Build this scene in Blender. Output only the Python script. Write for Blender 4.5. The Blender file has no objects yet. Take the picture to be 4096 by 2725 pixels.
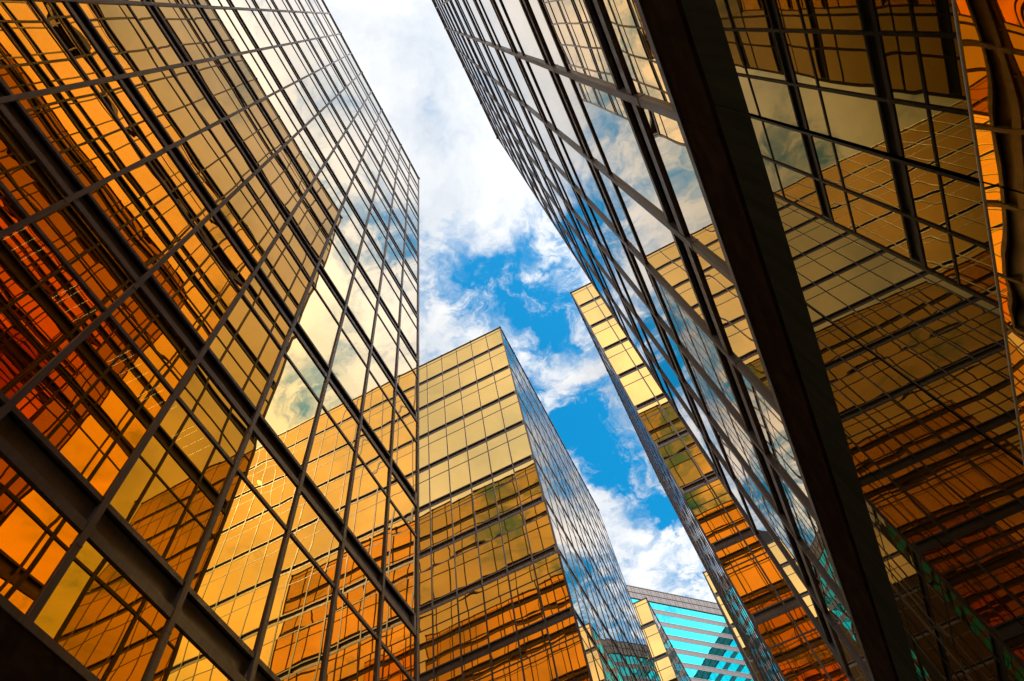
import bpy, math, random
from mathutils import Matrix, Vector

random.seed(7)
R = math.radians
scene = bpy.context.scene
col = scene.collection

# ------------------------------------------------------------------ camera
F_PX, W_PX = 2777.276, 4096.0
AX = Vector((0.89626814, -0.4357418, -0.08265902))    # world x seen by the camera (right, down, ahead)
AY = Vector((0.4269005, 0.79705191, 0.42715829))
AZ = Vector((-0.12024719, -0.41813554, 0.90039063))
EYE = Vector((0, 0, 1.6))
right = Vector((AX[0], AY[0], AZ[0])); down = Vector((AX[1], AY[1], AZ[1])); ahead = Vector((AX[2], AY[2], AZ[2]))
cam_data = bpy.data.cameras.new("camera")
cam_data.sensor_width = 36.0
cam_data.lens = 36.0 * F_PX / W_PX
cam_data.clip_start = 0.05
cam_data.clip_end = 5000
cam = bpy.data.objects.new("camera", cam_data)
col.objects.link(cam)
m = Matrix.Identity(4)
for i in range(3):
    m[i][0] = right[i]; m[i][1] = -down[i]; m[i][2] = -ahead[i]; m[i][3] = EYE[i]
cam.matrix_world = m
scene.camera = cam

# ------------------------------------------------------------------ render settings
scene.render.engine = 'CYCLES'
cy = scene.cycles
cy.max_bounces = 14; cy.glossy_bounces = 12; cy.diffuse_bounces = 4; cy.transparent_max_bounces = 8
cy.sample_clamp_indirect = 3.0
cy.use_denoising = True
try:
    cy.denoiser = 'OPENIMAGEDENOISE'
    cy.denoising_prefilter = 'ACCURATE'
except Exception:
    pass
scene.view_settings.view_transform = 'Standard'
scene.view_settings.look = 'None'
scene.view_settings.exposure = 0.05
scene.view_settings.gamma = 1.0

# ------------------------------------------------------------------ sun
SUN_EL, SUN_AZ = R(52), math.atan2(0.76, -0.65)       # azimuth from +y towards +x: east, a little south
to_sun = Vector((math.sin(SUN_AZ) * math.cos(SUN_EL), math.cos(SUN_AZ) * math.cos(SUN_EL), math.sin(SUN_EL)))
sl = bpy.data.lights.new("sun", 'SUN')
sl.energy = 4.2; sl.angle = R(0.5); sl.color = (1.0, 0.95, 0.87)
so = bpy.data.objects.new("sun", sl)
so.rotation_euler = to_sun.to_track_quat('Z', 'Y').to_euler()
so.location = (30, -20, 90)
col.objects.link(so)

# ------------------------------------------------------------------ world: Nishita sky under broken cloud
def N(nt, kind, **kw):
    n = nt.nodes.new(kind)
    for k, v in kw.items():
        if k in ('inp',):
            for i, val in v.items():
                n.inputs[i].default_value = val
        else:
            setattr(n, k, v)
    return n
def math_node(nt, op, a, b=None, c=None, clamp=False):
    n = nt.nodes.new('ShaderNodeMath'); n.operation = op; n.use_clamp = clamp
    for i, v in enumerate((a, b, c)):
        if v is None: continue
        if isinstance(v, (int, float)): n.inputs[i].default_value = v
        else: nt.links.new(v, n.inputs[i])
    return n.outputs[0]
def map_range(nt, v, a, b, c, d, kind='SMOOTHSTEP'):
    n = nt.nodes.new('ShaderNodeMapRange'); n.interpolation_type = kind
    nt.links.new(v, n.inputs[0])
    for i, x in zip((1, 2, 3, 4), (a, b, c, d)): n.inputs[i].default_value = x
    return n.outputs[0]

world = bpy.data.worlds.new("World")
scene.world = world
world.use_nodes = True
wt = world.node_tree
wt.nodes.clear()
out = wt.nodes.new('ShaderNodeOutputWorld')
bg = wt.nodes.new('ShaderNodeBackground')
bg.inputs[1].default_value = 0.1
sky = wt.nodes.new('ShaderNodeTexSky')
sky.sky_type = 'NISHITA'; sky.sun_disc = False
sky.sun_elevation = SUN_EL; sky.sun_rotation = SUN_AZ
sky.ozone_density = 3.0; sky.dust_density = 0.6; sky.air_density = 1.0
blue = N(wt, 'ShaderNodeHueSaturation'); blue.inputs['Saturation'].default_value = 1.42; blue.inputs['Value'].default_value = 2.75
blue.inputs['Hue'].default_value = 0.478
wt.links.new(sky.outputs[0], blue.inputs['Color'])
tc = wt.nodes.new('ShaderNodeTexCoord')
sep = wt.nodes.new('ShaderNodeSeparateXYZ')
wt.links.new(tc.outputs['Generated'], sep.inputs[0])
zc = math_node(wt, 'MAXIMUM', sep.outputs[2], 0.12)
u = math_node(wt, 'DIVIDE', sep.outputs[0], zc)
v = math_node(wt, 'DIVIDE', sep.outputs[1], zc)
comb = wt.nodes.new('ShaderNodeCombineXYZ')
wt.links.new(u, comb.inputs[0]); wt.links.new(v, comb.inputs[1])
warp = N(wt, 'ShaderNodeTexNoise', inp={'Scale': 4.5, 'Detail': 5.0, 'Roughness': 0.62})
wt.links.new(comb.outputs[0], warp.inputs['Vector'])
wsub = N(wt, 'ShaderNodeVectorMath', operation='SUBTRACT'); wsub.inputs[1].default_value = (0.5, 0.5, 0.5)
wt.links.new(warp.outputs['Color'], wsub.inputs[0])
wscale = N(wt, 'ShaderNodeVectorMath', operation='SCALE'); wscale.inputs['Scale'].default_value = 0.17
wt.links.new(wsub.outputs[0], wscale.inputs[0])
wadd = N(wt, 'ShaderNodeVectorMath', operation='ADD')
wt.links.new(comb.outputs[0], wadd.inputs[0]); wt.links.new(wscale.outputs[0], wadd.inputs[1])
P = wadd.outputs[0]
n1 = N(wt, 'ShaderNodeTexNoise', inp={'Scale': 6.5, 'Detail': 12.0, 'Roughness': 0.6, 'Distortion': 0.25})
wt.links.new(P, n1.inputs['Vector'])
n2 = N(wt, 'ShaderNodeTexNoise', inp={'Scale': 3.2, 'Detail': 9.0, 'Roughness': 0.6, 'Distortion': 0.4})
wt.links.new(P, n2.inputs['Vector'])
cov = math_node(wt, 'MULTIPLY_ADD', n1.outputs[0], 3.6, -1.0)
# breaks in the cloud (amount < 0) and thicker banks (amount > 0), on the cloud layer's own plane (x/z, y/z)
BREAKS = [(-0.01, 0.41, 0.105, -0.9), (-0.115, 0.37, 0.11, -1.0), (0.01, 0.49, 0.10, -0.75), (-0.105, 0.63, 0.13, -0.95),
          (-0.045, 0.745, 0.13, -1.0), (0.01, 0.93, 0.10, -0.95), (-0.06, 0.475, 0.07, -0.5), (-0.05, 0.70, 0.07, -0.4), (-0.12, 0.50, 0.07, -0.5),
          (0.15, 0.66, 0.24, -0.22), (0.13, 0.50, 0.09, -0.5), (0.43, 0.41, 0.10, -0.85), (0.16, 1.05, 0.15, -0.5), (-0.60, 0.45, 0.4, 0.5),
          (-0.036, 0.575, 0.05, 0.42), (-0.07, 0.90, 0.08, 0.4), (-0.05, 0.99, 0.06, 0.25), (-0.16, 0.455, 0.06, 0.4),
          (-0.02, 0.10, 0.32, 0.75), (-0.03, 1.15, 0.16, -0.35), (-0.3, -0.35, 0.6, 0.6), (0.0, -0.9, 0.9, 0.9), (0.1, -0.5, 0.6, 0.6)]
for (bu, bv, br, amt) in BREAKS:
    dn = N(wt, 'ShaderNodeVectorMath', operation='DISTANCE'); dn.inputs[1].default_value = (bu, bv, 0)
    wt.links.new(P, dn.inputs[0])
    cov = math_node(wt, 'ADD', cov, map_range(wt, dn.outputs['Value'], 0.0, br, amt, 0.0))
cov = math_node(wt, 'ADD', cov, map_range(wt, math_node(wt, 'ABSOLUTE', u), 0.2, 0.42, 0.0, 0.5))
wisp = N(wt, 'ShaderNodeTexNoise', inp={'Scale': 16.0, 'Detail': 9.0, 'Roughness': 0.66, 'Distortion': 0.6})
wt.links.new(P, wisp.inputs['Vector'])
cov = math_node(wt, 'ADD', cov, map_range(wt, wisp.outputs[0], 0.42, 0.75, -0.12, 0.85))
mask = map_range(wt, cov, 0.0, 1.25, 0.0, 1.0)
# the cloud deck is brighter on the sun's side (east, south) than to the west
lit = math_node(wt, 'ADD', u, math_node(wt, 'MULTIPLY', math_node(wt, 'MAXIMUM', math_node(wt, 'MULTIPLY', v, -1.0), 0.0), 0.45))
bright = wt.nodes.new('ShaderNodeValToRGB')
bright.color_ramp.interpolation = 'EASE'
bf = map_range(wt, lit, -0.5, 0.5, 0.0, 1.0, 'LINEAR')
# (colour-ramp values above 1 are kept: the deck near the sun is the brightest part of the sky)
be = bright.color_ramp.elements
be[0].position = 0.20; be[0].color = (0.60, 0.60, 0.60, 1)
be[1].position = 0.42; be[1].color = (0.76, 0.76, 0.76, 1)
for pp, vv in ((0.50, 0.80), (0.64, 1.0), (0.80, 1.25)):
    e_ = be.new(pp); e_.color = (vv, vv, vv, 1)
wt.links.new(bf, bright.inputs[0])
shade = math_node(wt, 'MULTIPLY_ADD', n2.outputs[0], 0.75, math_node(wt, 'MULTIPLY', n1.outputs[0], 0.65))
ramp = wt.nodes.new('ShaderNodeValToRGB')
ramp.color_ramp.elements[0].position = 0.52; ramp.color_ramp.elements[0].color = (8.6, 9.6, 10.9, 1)
ramp.color_ramp.elements[1].position = 0.84; ramp.color_ramp.elements[1].color = (14.2, 14.2, 14.2, 1)
wt.links.new(shade, ramp.inputs[0])
mix = wt.nodes.new('ShaderNodeMix'); mix.data_type = 'RGBA'
# a thicker, greyer bank of the deck stands to the north-east
gd = N(wt, 'ShaderNodeVectorMath', operation='DISTANCE'); gd.inputs[1].default_value = (0.17, 0.68, 0)
wt.links.new(P, gd.inputs[0])
grey = N(wt, 'ShaderNodeVectorMath', operation='SCALE')
wt.links.new(ramp.outputs[0], grey.inputs[0]); wt.links.new(map_range(wt, gd.outputs['Value'], 0.03, 0.34, 0.52, 1.0), grey.inputs['Scale'])
litmix = wt.nodes.new('ShaderNodeMix'); litmix.data_type = 'RGBA'; litmix.blend_type = 'MULTIPLY'; litmix.inputs['Factor'].default_value = 1.0
wt.links.new(grey.outputs[0], litmix.inputs['A']); wt.links.new(bright.outputs[0], litmix.inputs['B'])
wt.links.new(mask, mix.inputs['Factor']); wt.links.new(blue.outputs[0], mix.inputs['A']); wt.links.new(litmix.outputs['Result'], mix.inputs['B'])
wt.links.new(mix.outputs['Result'], bg.inputs[0])
wt.links.new(bg.outputs[0], out.inputs[0])

# ------------------------------------------------------------------ materials
def new_mat(name):
    mt = bpy.data.materials.new(name); mt.use_nodes = True
    return mt, mt.node_tree, mt.node_tree.nodes['Principled BSDF']

def metal_mat(name, c1, c2, rough, metallic, scale=(8, 8, 0.7), detail=5.0, bump=0.0):
    """brushed or painted metal with rain streaks (stretched noise)"""
    mt, nt, b = new_mat(name)
    t = nt.nodes.new('ShaderNodeTexCoord')
    mp = nt.nodes.new('ShaderNodeMapping'); mp.inputs['Scale'].default_value = scale
    nt.links.new(t.outputs['Object'], mp.inputs[0])
    nz = N(nt, 'ShaderNodeTexNoise', inp={'Scale': 1.5, 'Detail': detail, 'Roughness': 0.65})
    nt.links.new(mp.outputs[0], nz.inputs['Vector'])
    rp = nt.nodes.new('ShaderNodeValToRGB')
    rp.color_ramp.elements[0].position = 0.35; rp.color_ramp.elements[0].color = (*c1, 1)
    rp.color_ramp.elements[1].position = 0.68; rp.color_ramp.elements[1].color = (*c2, 1)
    nt.links.new(nz.outputs[0], rp.inputs[0])
    nt.links.new(rp.outputs[0], b.inputs['Base Color'])
    b.inputs['Metallic'].default_value = metallic
    rr = map_range(nt, nz.outputs[0], 0.3, 0.7, rough * 0.8, min(1, rough * 1.25), 'LINEAR')
    nt.links.new(rr, b.inputs['Roughness'])
    return mt

def mirror_mat(name, color, dirt=0.05, dirt_color=(0.45, 0.38, 0.28), coat_power=3.4):
    """coated mirror glass, with faint rain streaks and dust lying on it"""
    mt, nt, b = new_mat(name)
    b.inputs['Base Color'].default_value = (*color, 1)
    b.inputs['Metallic'].default_value = 1.0
    b.inputs['Roughness'].default_value = 0.0
    t = nt.nodes.new('ShaderNodeTexCoord')
    mp = nt.nodes.new('ShaderNodeMapping'); mp.inputs['Scale'].default_value = (9, 9, 0.55)
    nt.links.new(t.outputs['Object'], mp.inputs[0])
    nz = N(nt, 'ShaderNodeTexNoise', inp={'Scale': 1.3, 'Detail': 8.0, 'Roughness': 0.7})
    nt.links.new(mp.outputs[0], nz.inputs['Vector'])
    nz2 = N(nt, 'ShaderNodeTexNoise', inp={'Scale': 0.6, 'Detail': 3.0})
    nt.links.new(t.outputs['Object'], nz2.inputs['Vector'])
    f = math_node(nt, 'MULTIPLY', map_range(nt, nz.outputs[0], 0.5, 0.8, 0.15, 1.0), map_range(nt, nz2.outputs[0], 0.35, 0.7, 0.1, 1.0))
    f = math_node(nt, 'MULTIPLY', f, dirt)
    # the clear outer face of the glass mirrors white light more and more towards grazing angles
    lw = nt.nodes.new('ShaderNodeLayerWeight'); lw.inputs['Blend'].default_value = 0.5
    gz = nt.nodes.new('ShaderNodeBsdfGlossy'); gz.inputs['Roughness'].default_value = 0.0; gz.inputs['Color'].default_value = (0.78, 0.86, 0.97, 1)
    gm = nt.nodes.new('ShaderNodeBsdfGlossy'); gm.inputs['Roughness'].default_value = 0.0; gm.inputs['Color'].default_value = (*color, 1)
    coat = nt.nodes.new('ShaderNodeMixShader'); coat.name = 'coat'
    nt.links.new(math_node(nt, 'POWER', lw.outputs['Facing'], coat_power), coat.inputs[0])
    nt.links.new(gm.outputs[0], coat.inputs[1]); nt.links.new(gz.outputs[0], coat.inputs[2])
    df = nt.nodes.new('ShaderNodeBsdfDiffuse'); df.inputs[0].default_value = (*dirt_color, 1)
    mx = nt.nodes.new('ShaderNodeMixShader')
    nt.links.new(f, mx.inputs[0]); nt.links.new(coat.outputs[0], mx.inputs[1]); nt.links.new(df.outputs[0], mx.inputs[2])
    nt.links.new(mx.outputs[0], nt.nodes['Material Output'].inputs['Surface'])
    return mt

GOLD = mirror_mat("gold mirror glass", (0.83, 0.475, 0.035), coat_power=3.3)
GOLD_FRONT = mirror_mat("gold mirror glass tinted for polarised reflection", (0.80, 0.495, 0.155), coat_power=9.0)  # same glass; coat weakened and tint shifted to stand in for polarised reflection
BRONZE = metal_mat("bronze anodised aluminium", (0.058, 0.040, 0.032), (0.115, 0.085, 0.072), 0.42, 0.1)
BRONZE.node_tree.nodes['Principled BSDF'].inputs['Specular IOR Level'].default_value = 0.22
RECESS = metal_mat("dark bronze recess panel", (0.085, 0.065, 0.052), (0.135, 0.108, 0.09), 0.5, 0.1)
COPING = metal_mat("dark grey coping metal", (0.045, 0.045, 0.05), (0.10, 0.10, 0.105), 0.4, 0.5)
CORE = metal_mat("dark interior wall", (0.02, 0.015, 0.012), (0.04, 0.03, 0.025), 0.9, 0.0)
def dull(mt, v=0.0):
    mt.node_tree.nodes['Principled BSDF'].inputs['Specular IOR Level'].default_value = v
    return mt
STRIP = metal_mat("dark green glass band", (0.030, 0.033, 0.022), (0.045, 0.048, 0.033), 0.35, 0.0)
EDGE = metal_mat("polished glass edge", (0.55, 0.55, 0.52), (0.75, 0.74, 0.70), 0.3, 0.0)
dull(STRIP)
GRANITE = metal_mat("pinkish grey granite", (0.20, 0.165, 0.17), (0.30, 0.25, 0.25), 0.45, 0.0, scale=(3, 3, 3))
GRANITE_JOINT = metal_mat("dull brass joint trim", (0.10, 0.085, 0.06), (0.15, 0.13, 0.09), 0.45, 0.4)
SILL = metal_mat("pale metal sill", (0.55, 0.52, 0.50), (0.7, 0.68, 0.66), 0.4, 0.1)
TEAL = mirror_mat("teal mirror glass", (0.03, 0.68, 0.74), 0.03)
PAVE = metal_mat("grey stone paving", (0.16, 0.15, 0.14), (0.26, 0.25, 0.24), 0.8, 0.0, scale=(1, 1, 1))

def dark_glass():
    mt, nt, b = new_mat("dark shopfront glass")
    b.inputs['Base Color'].default_value = (0.011, 0.010, 0.005, 1)
    b.inputs['Roughness'].default_value = 0.35
    b.inputs['Specular IOR Level'].default_value = 0.0
    gl = nt.nodes.new('ShaderNodeBsdfGlossy'); gl.inputs['Roughness'].default_value = 0.0
    gl.inputs['Color'].default_value = (0.92, 0.82, 0.58, 1)
    lw = nt.nodes.new('ShaderNodeLayerWeight'); lw.inputs['Blend'].default_value = 0.5
    f = math_node(nt, 'MINIMUM', math_node(nt, 'MULTIPLY', math_node(nt, 'POWER', lw.outputs['Facing'], 5.0), 3.6), 0.25)
    mx = nt.nodes.new('ShaderNodeMixShader')
    nt.links.new(f, mx.inputs[0]); nt.links.new(b.outputs[0], mx.inputs[1]); nt.links.new(gl.outputs[0], mx.inputs[2])
    nt.links.new(mx.outputs[0], nt.nodes['Material Output'].inputs['Surface'])
    return mt
DARKGLASS = dark_glass()

def rippled_mirror():
    mt = mirror_mat("rippled gold mirror glass", (0.86, 0.505, 0.07), 0.04)
    nt = mt.node_tree; b = nt.nodes['Principled BSDF']
    t = nt.nodes.new('ShaderNodeTexCoord')
    nz = N(nt, 'ShaderNodeTexNoise', inp={'Scale': 2.4, 'Detail': 1.0, 'Roughness': 0.3, 'Distortion': 0.5})
    nt.links.new(t.outputs['Object'], nz.inputs['Vector'])
    bp = nt.nodes.new('ShaderNodeBump'); bp.inputs['Strength'].default_value = 1.0; bp.inputs['Distance'].default_value = 0.0032
    nt.links.new(nz.outputs[0], bp.inputs['Height']); nt.links.new(bp.outputs[0], b.inputs['Normal'])
    for nd in nt.nodes:
        if nd.type == 'BSDF_GLOSSY': nt.links.new(bp.outputs[0], nd.inputs['Normal'])
    return mt
RIPPLE = rippled_mirror()

def clear_gold():
    mt = mirror_mat("gold glass letting some light through", (0.83, 0.475, 0.035), coat_power=3.3)
    nt = mt.node_tree; om = nt.nodes['Material Output']
    src = om.inputs['Surface'].links[0].from_socket
    tr = nt.nodes.new('ShaderNodeBsdfTransparent'); tr.inputs[0].default_value = (1.0, 0.75, 0.25, 1)
    mx = nt.nodes.new('ShaderNodeMixShader'); mx.inputs[0].default_value = 0.07
    nt.links.new(src, mx.inputs[1]); nt.links.new(tr.outputs[0], mx.inputs[2])
    nt.links.new(mx.outputs[0], om.inputs['Surface'])
    return mt
CLEARGOLD = clear_gold()
tube_mat, _nt, _b = new_mat("lit fluorescent tube")
_b.inputs['Emission Color'].default_value = (1.0, 0.93, 0.62, 1); _b.inputs['Emission Strength'].default_value = 3.6
LOUVRE = metal_mat("dark louvre metal", (0.05, 0.05, 0.05), (0.08, 0.08, 0.08), 0.6, 0.0)

# ------------------------------------------------------------------ mesh helpers
class MB:
    def __init__(self): self.v, self.f, self.smooth = [], [], False
    def box(self, fr, u0, u1, w0, w1, z0, z1):
        """fr = (origin, u, n): box in a facade's own frame (along, out of the wall, up)"""
        o, uu, nn = fr
        b = len(self.v)
        for (a, w, z) in ((u0, w0, z0), (u1, w0, z0), (u1, w1, z0), (u0, w1, z0), (u0, w0, z1), (u1, w0, z1), (u1, w1, z1), (u0, w1, z1)):
            self.v.append((o[0] + uu[0] * a + nn[0] * w, o[1] + uu[1] * a + nn[1] * w, z))
        for q in ((0, 3, 2, 1), (4, 5, 6, 7), (0, 1, 5, 4), (1, 2, 6, 5), (2, 3, 7, 6), (3, 0, 4, 7)):
            self.f.append(tuple(b + i for i in q))
    def pane(self, fr, u0, u1, w, z0, z1, nu, nv, amp):
        """one sheet of float glass: a shallow uneven bow of a few millimetres and a slight tilt"""
        self.smooth = True
        o, uu, nn = fr
        b = len(self.v)
        a1 = random.uniform(-1, 1) * amp; tx = random.gauss(0, 1) * amp * 0.5; tz = random.gauss(0, 1) * amp * 0.5
        k1, k2 = random.uniform(2, 5), random.uniform(2, 6); p1, p2 = random.uniform(0, 6), random.uniform(0, 6)
        a2 = random.uniform(0.1, 0.5) * amp * 0.3
        for j in range(nv + 1):
            for i in range(nu + 1):
                s, t = i / nu * 2 - 1, j / nv * 2 - 1
                h = a1 * (1 - s * s * s * s) * (1 - t * t * t * t) + tx * s + tz * t + a2 * math.sin(k1 * s + p1) * math.cos(k2 * t + p2) * 0.8
                a = u0 + (u1 - u0) * i / nu; z = z0 + (z1 - z0) * j / nv
                self.v.append((o[0] + uu[0] * a + nn[0] * (w + h), o[1] + uu[1] * a + nn[1] * (w + h), z))
        c = uu[0] * nn[1] - uu[1] * nn[0]
        for j in range(nv):
            for i in range(nu):
                q = b + j * (nu + 1) + i
                f = (q, q + 1, q + nu + 2, q + nu + 1)
                self.f.append(f if c < 0 else f[::-1])
    def lean(self, fr, z_top, k):
        """tip the sheet about its top edge, k metres in per metre down"""
        self.v = [(x - fr[2][0] * (z_top - z) * k, y - fr[2][1] * (z_top - z) * k, z) for x, y, z in self.v]
    def build(self, name, mat, parent=None):
        me = bpy.data.meshes.new(name)
        me.from_pydata(self.v, [], self.f)
        me.materials.append(mat)
        if self.smooth: me.polygons.foreach_set('use_smooth', [True] * len(me.polygons))
        me.update()
        o = bpy.data.objects.new(name, me)
        col.objects.link(o)
        if parent: o.parent = parent; o.matrix_parent_inverse = parent.matrix_world.inverted()
        return o

def thing(name, label, cat, loc, group=None):
    o = bpy.data.objects.new(name, None); col.objects.link(o)
    o.location = loc; o.matrix_world = Matrix.Translation(loc)
    o['label'] = label; o['category'] = cat
    if group: o['group'] = group
    return o

def pixel_area(fr, u0, u1, z0, z1):
    """rough share of the picture a pane covers (0 when outside the frame)"""
    o, uu, nn = fr
    pts = []
    for a, z in ((u0, z0), (u1, z0), (u1, z1), (u0, z1)):
        d = Vector((o[0] + uu[0] * a, o[1] + uu[1] * a, z)) - EYE
        zz = d.dot(ahead)
        if zz < 0.1: return 0
        pts.append((d.dot(right) / zz * F_PX, d.dot(down) / zz * F_PX))
    cx = sum(p[0] for p in pts) / 4; cyy = sum(p[1] for p in pts) / 4
    if abs(cx) > 2150 or abs(cyy) > 1460: return 0
    a = 0
    for i in range(4):
        x0, y0 = pts[i]; x1, y1 = pts[(i + 1) % 4]; a += x0 * y1 - x1 * y0
    mid = Vector((o[0] + uu[0] * (u0 + u1) / 2, o[1] + uu[1] * (u0 + u1) / 2, (z0 + z1) / 2))
    if (EYE - mid).dot(Vector((nn[0], nn[1], 0))) <= 0: return 0
    return abs(a) / 2

# ------------------------------------------------------------------ the gold curtain-wall towers
BAY, FLOOR = 1.26, 3.6
ROOF_Z = 49.83
SILL0 = 7.05                     # underside of the lowest storey sill
BASE_Z = 6.03                    # lower edge of the curtain wall, above the ground floor
GW = -0.032                      # glass plane behind the outer face of the mullions
SILLS = [SILL0 + FLOOR * k for k in range(12)]

def facade(root, fr, n_bays, panes, nu=6, nv=8, amp=0.0015, base=True):
    """adds mullions, spandrels and transoms of one facade; collects its panes"""
    L = n_bays * BAY
    for i in range(n_bays + 1):
        mb = MB()
        a = i * BAY
        w0 = -0.034 if i else 0.0
        w1 = 0.034 if i < n_bays else 0.0
        if i == 0: w0, w1 = 0.002, 0.085
        if i == n_bays: w0, w1 = -0.085, -0.002
        mb.box(fr, a + w0, a + w1, GW - 0.03, 0.0, BASE_Z, ROOF_Z - 0.10)
        for S in SILLS:           # sleeve joint in the mullion at every storey
            mb.box(fr, a + w0 - 0.003, a + w1 + 0.003, -0.05, 0.004, S - 0.16, S - 0.135)
        mb.build('mullion', BRONZE, root)
    for S in SILLS:
        mb = MB()
        mb.box(fr, 0.004, L - 0.004, GW - 0.02, -0.008, S, S + 0.125)           # sill
        mb.box(fr, 0.004, L - 0.004, GW - 0.02, -0.016, S + 0.43, S + 0.50)     # upper ledge
        sp = mb.build('spandrel', BRONZE, root)
        mb = MB(); mb.box(fr, 0.006, L - 0.006, GW - 0.14, GW - 0.075, S + 0.10, S + 0.46)
        mb.build('recess_panel', RECESS, sp)
        mb = MB()
        if S + 2.67 < ROOF_Z - 0.2:
            mb.box(fr, 0.004, L - 0.004, GW - 0.02, -0.012, S + 2.60, S + 2.665)
            mb.build('transom', BRONZE, root)
    for i in range(n_bays):
        u0, u1 = i * BAY + 0.03, (i + 1) * BAY - 0.03
        rows = [(BASE_Z + 0.002, SILL0 + 0.005)]
        for k, S in enumerate(SILLS):
            rows.append((S + 0.49, S + 2.61))
            rows.append((S + 2.655, min(S + FLOOR + 0.005, ROOF_Z - 0.1)))
        for z0, z1 in rows:
            if z1 - z0 < 0.1: continue
            panes.append((pixel_area(fr, u0, u1, z0, z1), fr, u0, u1, z0, z1, nu, nv, amp))

def finish_panes(root, panes, keep=100, clear=None):
    """the panes that show largest become parts of their own, the rest one part per kind of glass"""
    panes.sort(key=lambda t: -t[0])
    rest = {}
    for i, (ar, fr, u0, u1, z0, z1, nu, nv, amp) in enumerate(panes):
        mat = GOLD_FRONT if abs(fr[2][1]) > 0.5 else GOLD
        if clear and clear(fr, u0, u1, z0, z1): mat = CLEARGOLD
        if i < keep and ar > 0:
            mb = MB(); mb.pane(fr, u0, u1, GW, z0, z1, nu, nv, amp)
            mb.build('glass_pane', mat, root)
        else:
            rest.setdefault(mat.name, (MB(), mat))[0].pane(fr, u0, u1, GW, z0, z1, nu, nv, amp)
    for mb, mat in rest.values():
        o = mb.build('glass_pane', mat, root); o['kind'] = 'stuff'

def tower(label, x0, x1, y0, y1, faces, nu=6, nv=8, amp=0.0015, podium=False, lit_storey=None):
    """faces: subset of 'E','W','N','S'"""
    root = thing('glass_tower', label, 'building', ((x0 + x1) / 2, (y0 + y1) / 2, 0), 'gold mirror glass towers')
    mb = MB(); fr = ((x0, y0), (1, 0), (0, 1))
    ins = 0.36
    if lit_storey:            # one storey is open behind its glass as far as 6 m in
        zl, zh = lit_storey
        mb.box(fr, ins, x1 - x0 - ins, ins, y1 - y0 - ins, 0.0, zl)
        mb.box(fr, ins, x1 - x0 - 6.0, ins, y1 - y0 - ins, zl, zh)
        mb.box(fr, ins, x1 - x0 - ins, ins, y1 - y0 - ins, zh, ROOF_Z - 0.15)
    else:
        mb.box(fr, ins, x1 - x0 - ins, ins, y1 - y0 - ins, 0.0, ROOF_Z - 0.15)
    mb.build('core_wall', CORE, root)
    # roof slab and the coping round it
    mb = MB(); mb.box(fr, 0.02, x1 - x0 - 0.02, 0.02, y1 - y0 - 0.02, ROOF_Z - 0.145, ROOF_Z - 0.03)
    rf = mb.build('roof', RECESS, root)
    mb = MB()
    t = 0.03
    mb.box(fr, -t, x1 - x0 + t, -t, 0.25, ROOF_Z - 0.09, ROOF_Z)
    mb.box(fr, -t, x1 - x0 + t, y1 - y0 - 0.25, y1 - y0 + t, ROOF_Z - 0.09, ROOF_Z)
    mb.box(fr, -t, 0.25, 0.25, y1 - y0 - 0.25, ROOF_Z - 0.09, ROOF_Z)
    mb.box(fr, x1 - x0 - 0.25, x1 - x0 + t, 0.25, y1 - y0 - 0.25, ROOF_Z - 0.09, ROOF_Z)
    n = int(round((y1 - y0) / BAY))
    for i in range(0, n + 1, 2):   # cover plates over the coping joints
        for xx in (-t, x1 - x0 + t):
            a = min(max(i * BAY, 0.03), y1 - y0 - 0.03)
            mb.box(fr, xx - 0.025, xx + 0.025, a - 0.05, a + 0.05, ROOF_Z - 0.10, ROOF_Z + 0.03)
        for yy in (-t, y1 - y0 + t):
            a = min(max(i * BAY, 0.03), x1 - x0 - 0.03)
            mb.box(fr, a - 0.05, a + 0.05, yy - 0.025, yy + 0.025, ROOF_Z - 0.10, ROOF_Z + 0.03)
    mb.build('coping', COPING, rf)
    panes = []
    frames = {'E': ((x1, y1), (0, -1), (1, 0)), 'W': ((x0, y1), (0, -1), (-1, 0)),
              'N': ((x0, y1), (1, 0), (0, 1)), 'S': ((x0, y0), (1, 0), (0, -1))}
    lens = {'E': y1 - y0, 'W': y1 - y0, 'N': x1 - x0, 'S': x1 - x0}
    for f in faces:
        facade(root, frames[f], int(round(lens[f] / BAY)), panes, nu, nv, amp * (0.45 if f == 'E' and not podium else 1.0))
    # fascia under the curtain wall on every face
    for f in 'EWNS':
        mb = MB(); L = lens[f]
        fr2 = frames[f]
        e0, e1 = (0.0, L) if f in 'EW' else (0.30, L - 0.30)
        for q in range(8 if podium else 1):
            n_ = 8 if podium else 1
            mb = MB(); mb.box(fr2, e0 + (e1 - e0) * q / n_ + 0.003, e0 + (e1 - e0) * (q + 1) / n_ - 0.003, -0.30, -0.004, BASE_Z - 0.66, BASE_Z - 0.076)
            mb.build('fascia', RECESS if not podium else FASCIA, root)
        mb = MB(); mb.box(fr2, e0, e1, -0.30, 0.010, BASE_Z - 0.075, BASE_Z + 0.004); mb.build('ledge', BRONZE, root)
        if f not in faces:
            mb = MB(); mb.box(fr2, 0.31, L - 0.31, -0.35, -0.06, BASE_Z + 0.061, ROOF_Z - 0.15)
            mb.build('side_wall', RECESS, root)
    return root, frames, lens, panes

FASCIA = metal_mat("dark bronze fascia", (0.024, 0.014, 0.010), (0.046, 0.028, 0.019), 0.55, 0.0, scale=(3, 3, 3))
dull(FASCIA)
LEN = 16 * BAY
YE = 8.76
XA, XC = -4.787, 1.192
YB = 21.40
YB2 = 53.72

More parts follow.
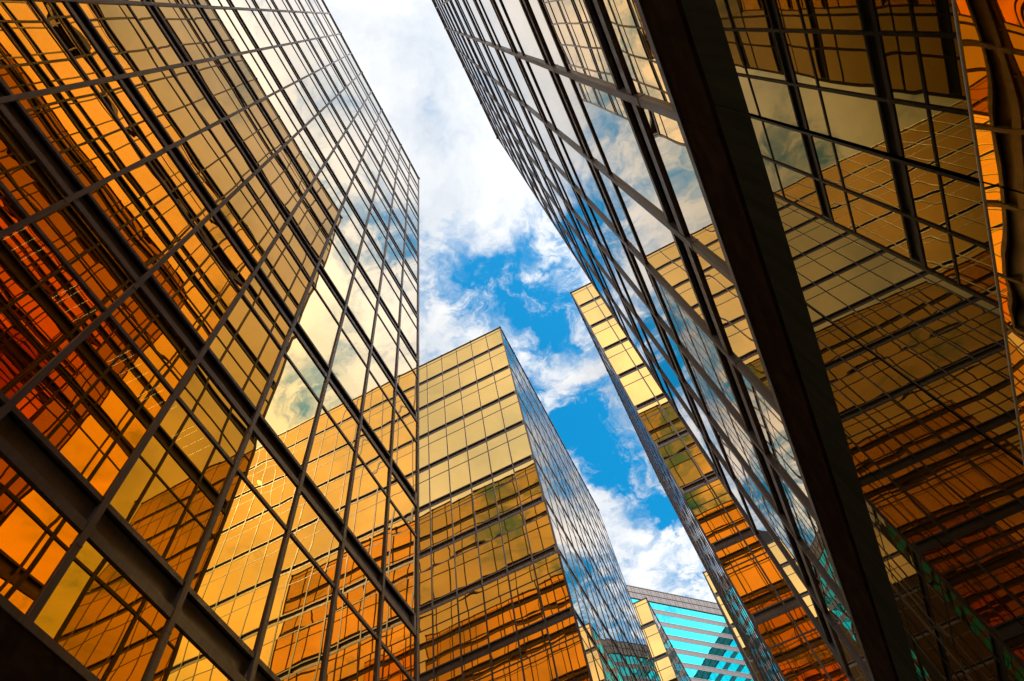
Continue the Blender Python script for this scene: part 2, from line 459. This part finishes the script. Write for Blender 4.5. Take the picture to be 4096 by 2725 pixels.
def ground_floor(root, fr, L, mirror_base):
    """dark shopfront glass under the fascia: opaque band, tall panes, polished lower edge, gold mirror plinth"""
    step = 1.10
    o = fr
    y = 0.0
    first = (8.76 - 1.03) % step
    cuts = [0.0]
    a = first
    while a < L - 0.05:
        if a > 0.05: cuts.append(a)
        a += step
    cuts.append(L)
    for a, b in zip(cuts[:-1], cuts[1:]):
        mb = MB(); mb.box(o, a + 0.004, b - 0.004, -0.06, -0.010, 4.87, 5.31)
        mb.build('glass_band', STRIP, root)
        mb = MB(); mb.pane(o, a + 0.008, b - 0.006, -0.010, 3.366, 4.87, 5, 6, 0.0006)
        g = mb.build('shop_glass', DARKGLASS, root)
        mb = MB(); mb.box(o, a + 0.001, b - 0.001, -0.0104, -0.006, 3.3632, 3.3665)
        mb.build('polished_edge', EDGE, g)
        mb = MB(); mb.pane(o, a + 0.003, b - 0.003, -0.0106, 0.30, 3.365, 1, 1, 0.0); mb.lean(o, 3.365, 0.021)
        mb.build('plinth_mirror', RIPPLE, root)
    mb = MB(); mb.box(o, 0.0, L, -0.2, -0.08, 0.0, 0.30); mb.build('skirting', RECESS, root)

# west tower (left of the picture) and east tower (close on the right)
rA, fA, lA, pA = tower('tall gold mirror-glass tower filling the left side of the street, roof corner against cloud',
                       XA - LEN, XA, YE - LEN, YE, 'EN', podium=True, lit_storey=(SILLS[0] + 0.3, SILLS[1] + 0.05))
finish_panes(rA, pA, clear=lambda fr, u0, u1, z0, z1: fr[2] == (1, 0) and SILLS[0] + 0.3 < z0 < SILLS[1] and 2.5 < u0 < 11.5)
LIGHTS = [(0.09, 'nearest the picture edge, highest'), (1.04, 'second from the left picture edge'), (2.10, 'middle one of the row'),
          (2.72, 'close behind the middle one'), (3.48, 'lowest and farthest right of the row')]
for ly, where in LIGHTS:
    lt = thing('fluorescent_light', 'dim yellow louvre light behind orange glass, ' + where, 'light', (-5.66, ly, SILLS[1] + 0.04), 'ceiling lights inside the left tower')
    frl = ((-5.66, ly), (1, 0), (0, 1))
    mb = MB(); mb.box(frl, -0.20, 0.20, -0.24, 0.24, SILLS[1] + 0.01, SILLS[1] + 0.048); mb.build('housing', LOUVRE, lt)
    for w in (-0.18, -0.10, 0.05, 0.20):
        for a in (-0.18, -0.05, 0.08):
            mb = MB(); mb.box(frl, a, a + 0.10, w - 0.003, w + 0.003, SILLS[1] - 0.004, SILLS[1] + 0.009); mb.build('tube', tube_mat, lt)
ground_floor(rA, fA['E'], LEN, 0.003)
for k in (6, 7):
    mb = MB(); mb.box(fA['E'], k * BAY + 0.035, (k + 1) * BAY - 0.035, -0.03, -0.003, SILLS[9] - 0.30, SILLS[9] - 0.002); mb.build('vent_shade_panel', CORE, rA)  # solid dark panels: the shade inside two open vents is put into their colour
rC, fC, lC, pC = tower('gold mirror-glass tower seen almost edge-on at right above dark fascia and shopfront glass',
                       XC, XC + LEN, YE - LEN, YE, 'WN', podium=True)
finish_panes(rC, pC)
ground_floor(rC, fC['W'], LEN, 0.006)
GW = -0.020
rB, fB, lB, pB = tower('gold tower in the middle with tan and orange gridded front and blue flank',
                       -4.74 - LEN, -4.74, YB, YB + LEN, 'SE')
finish_panes(rB, pB)
rC2, f2, l2, p2 = tower('gold tower showing a slanting two-bay strip of its front beyond the edge-on tower',
                        1.19, 1.19 + LEN, YB, YB + LEN, 'SW', 4, 6)
finish_panes(rC2, p2)
rB2, f3, l3, p3 = tower('small far gold tower peeping out right of the middle tower before teal windows',
                        -4.73 - LEN, -4.73, YB2, YB2 + LEN, 'SE', 3, 4)
finish_panes(rB2, p3)
rC3, f4, l4, p4 = tower('far gold tower, thin sliver of one bay right of the teal-striped block',
                        1.20, 1.20 + LEN, YB2, YB2 + LEN, 'SW', 3, 4)
finish_panes(rC3, p4)

# ------------------------------------------------------------------ banded office block at the end of the street
def banded_block(name, label, org, d, n, L, roof, depth, cat='building'):
    root = thing(name, label, cat, (org[0], org[1], 0))
    fr = (org, d, n)
    mb = MB(); mb.box(fr, 0, L, -depth, -0.10, 0, roof); mb.build('core_wall', CORE, root)
    # parapet: two rows of granite panels edged with metal trim
    top = roof
    mb = MB(); mb.box(fr, 0, L, -0.10, 0.06, roof - 3.95, roof); par = mb.build('parapet', GRANITE, root)
    mb = MB()
    for zz in (roof - 0.10, roof - 2.0, roof - 3.95):
        mb.box(fr, -0.05, L + 0.05, 0.061, 0.16, zz - 0.08, zz + 0.14)
    for zz in (roof - 0.75, roof - 1.35, roof - 2.65, roof - 3.25):
        mb.box(fr, 0, L, 0.061, 0.075, zz - 0.025, zz + 0.025)
    k = 0; a = 0.0
    while a <= L:
        mb.box(fr, a - 0.035, a + 0.035, 0.061, 0.11, roof - 3.85, roof - 0.2)
        a += 1.5 if k % 2 == 0 else 0.75; k += 1
    mb.build('parapet_trim', GRANITE_JOINT, par)
    z = roof - 3.95
    while z > 30:
        w1, w0 = z - 0.02, z - 2.36
        mb = MB(); mb.smooth = True
        i = 0
        while i * 1.5 < L - 0.1:
            mb.pane(fr, i * 1.5 + 0.02, min(L, (i + 1) * 1.5) - 0.02, -0.02, w0, w1, 3, 3, 0.003); i += 1
        win = mb.build('window', TEAL, root)
        mb = MB(); mb.box(fr, 0, L, -0.10, 0.02, w0 - 1.26, w0 - 0.06); sp = mb.build('granite_band', GRANITE, root)
        mb = MB()
        for zz in (w0 - 0.45, w0 - 0.85): mb.box(fr, 0, L, 0.0205, 0.03, zz - 0.02, zz + 0.02)
        a = 0.75
        while a < L:
            mb.box(fr, a - 0.02, a + 0.02, 0.0205, 0.03, w0 - 1.26, w0 - 0.06); a += 1.5
        mb.build('joint', GRANITE_JOINT, sp)
        mb = MB(); mb.box(fr, -0.02, L + 0.02, -0.10, 0.10, w0 - 0.06, w0); mb.build('sill', SILL, root)
        z = w0 - 1.28
    return root
dl = math.hypot(0.698, 0.716)
D, NN = (0.698 / dl, 0.716 / dl), (0.716 / dl, -0.698 / dl)
P0 = (-6.75, 138.0)
TU0 = -12.0
banded_block('office_block', 'grey granite office block with bright teal window stripes at the far street end',
             (P0[0] + D[0] * TU0, P0[1] + D[1] * TU0), D, NN, 28.0, 123.8, 25)
V0 = (P0[0] + D[0] * 16.02, P0[1] + D[1] * 16.02)
banded_block('office_wing', 'shaded granite wing mirrored as a dark stepped shape in the teal windows', V0, NN, (-D[0], -D[1]), 40.0, 119.6, 20)

# ------------------------------------------------------------------ ground
mb = MB(); mb.box(((0, 0), (1, 0), (0, 1)), -2500, 2500, -2500, 2500, -0.5, 0.0)
g = mb.build('pavement', PAVE); g['kind'] = 'structure'
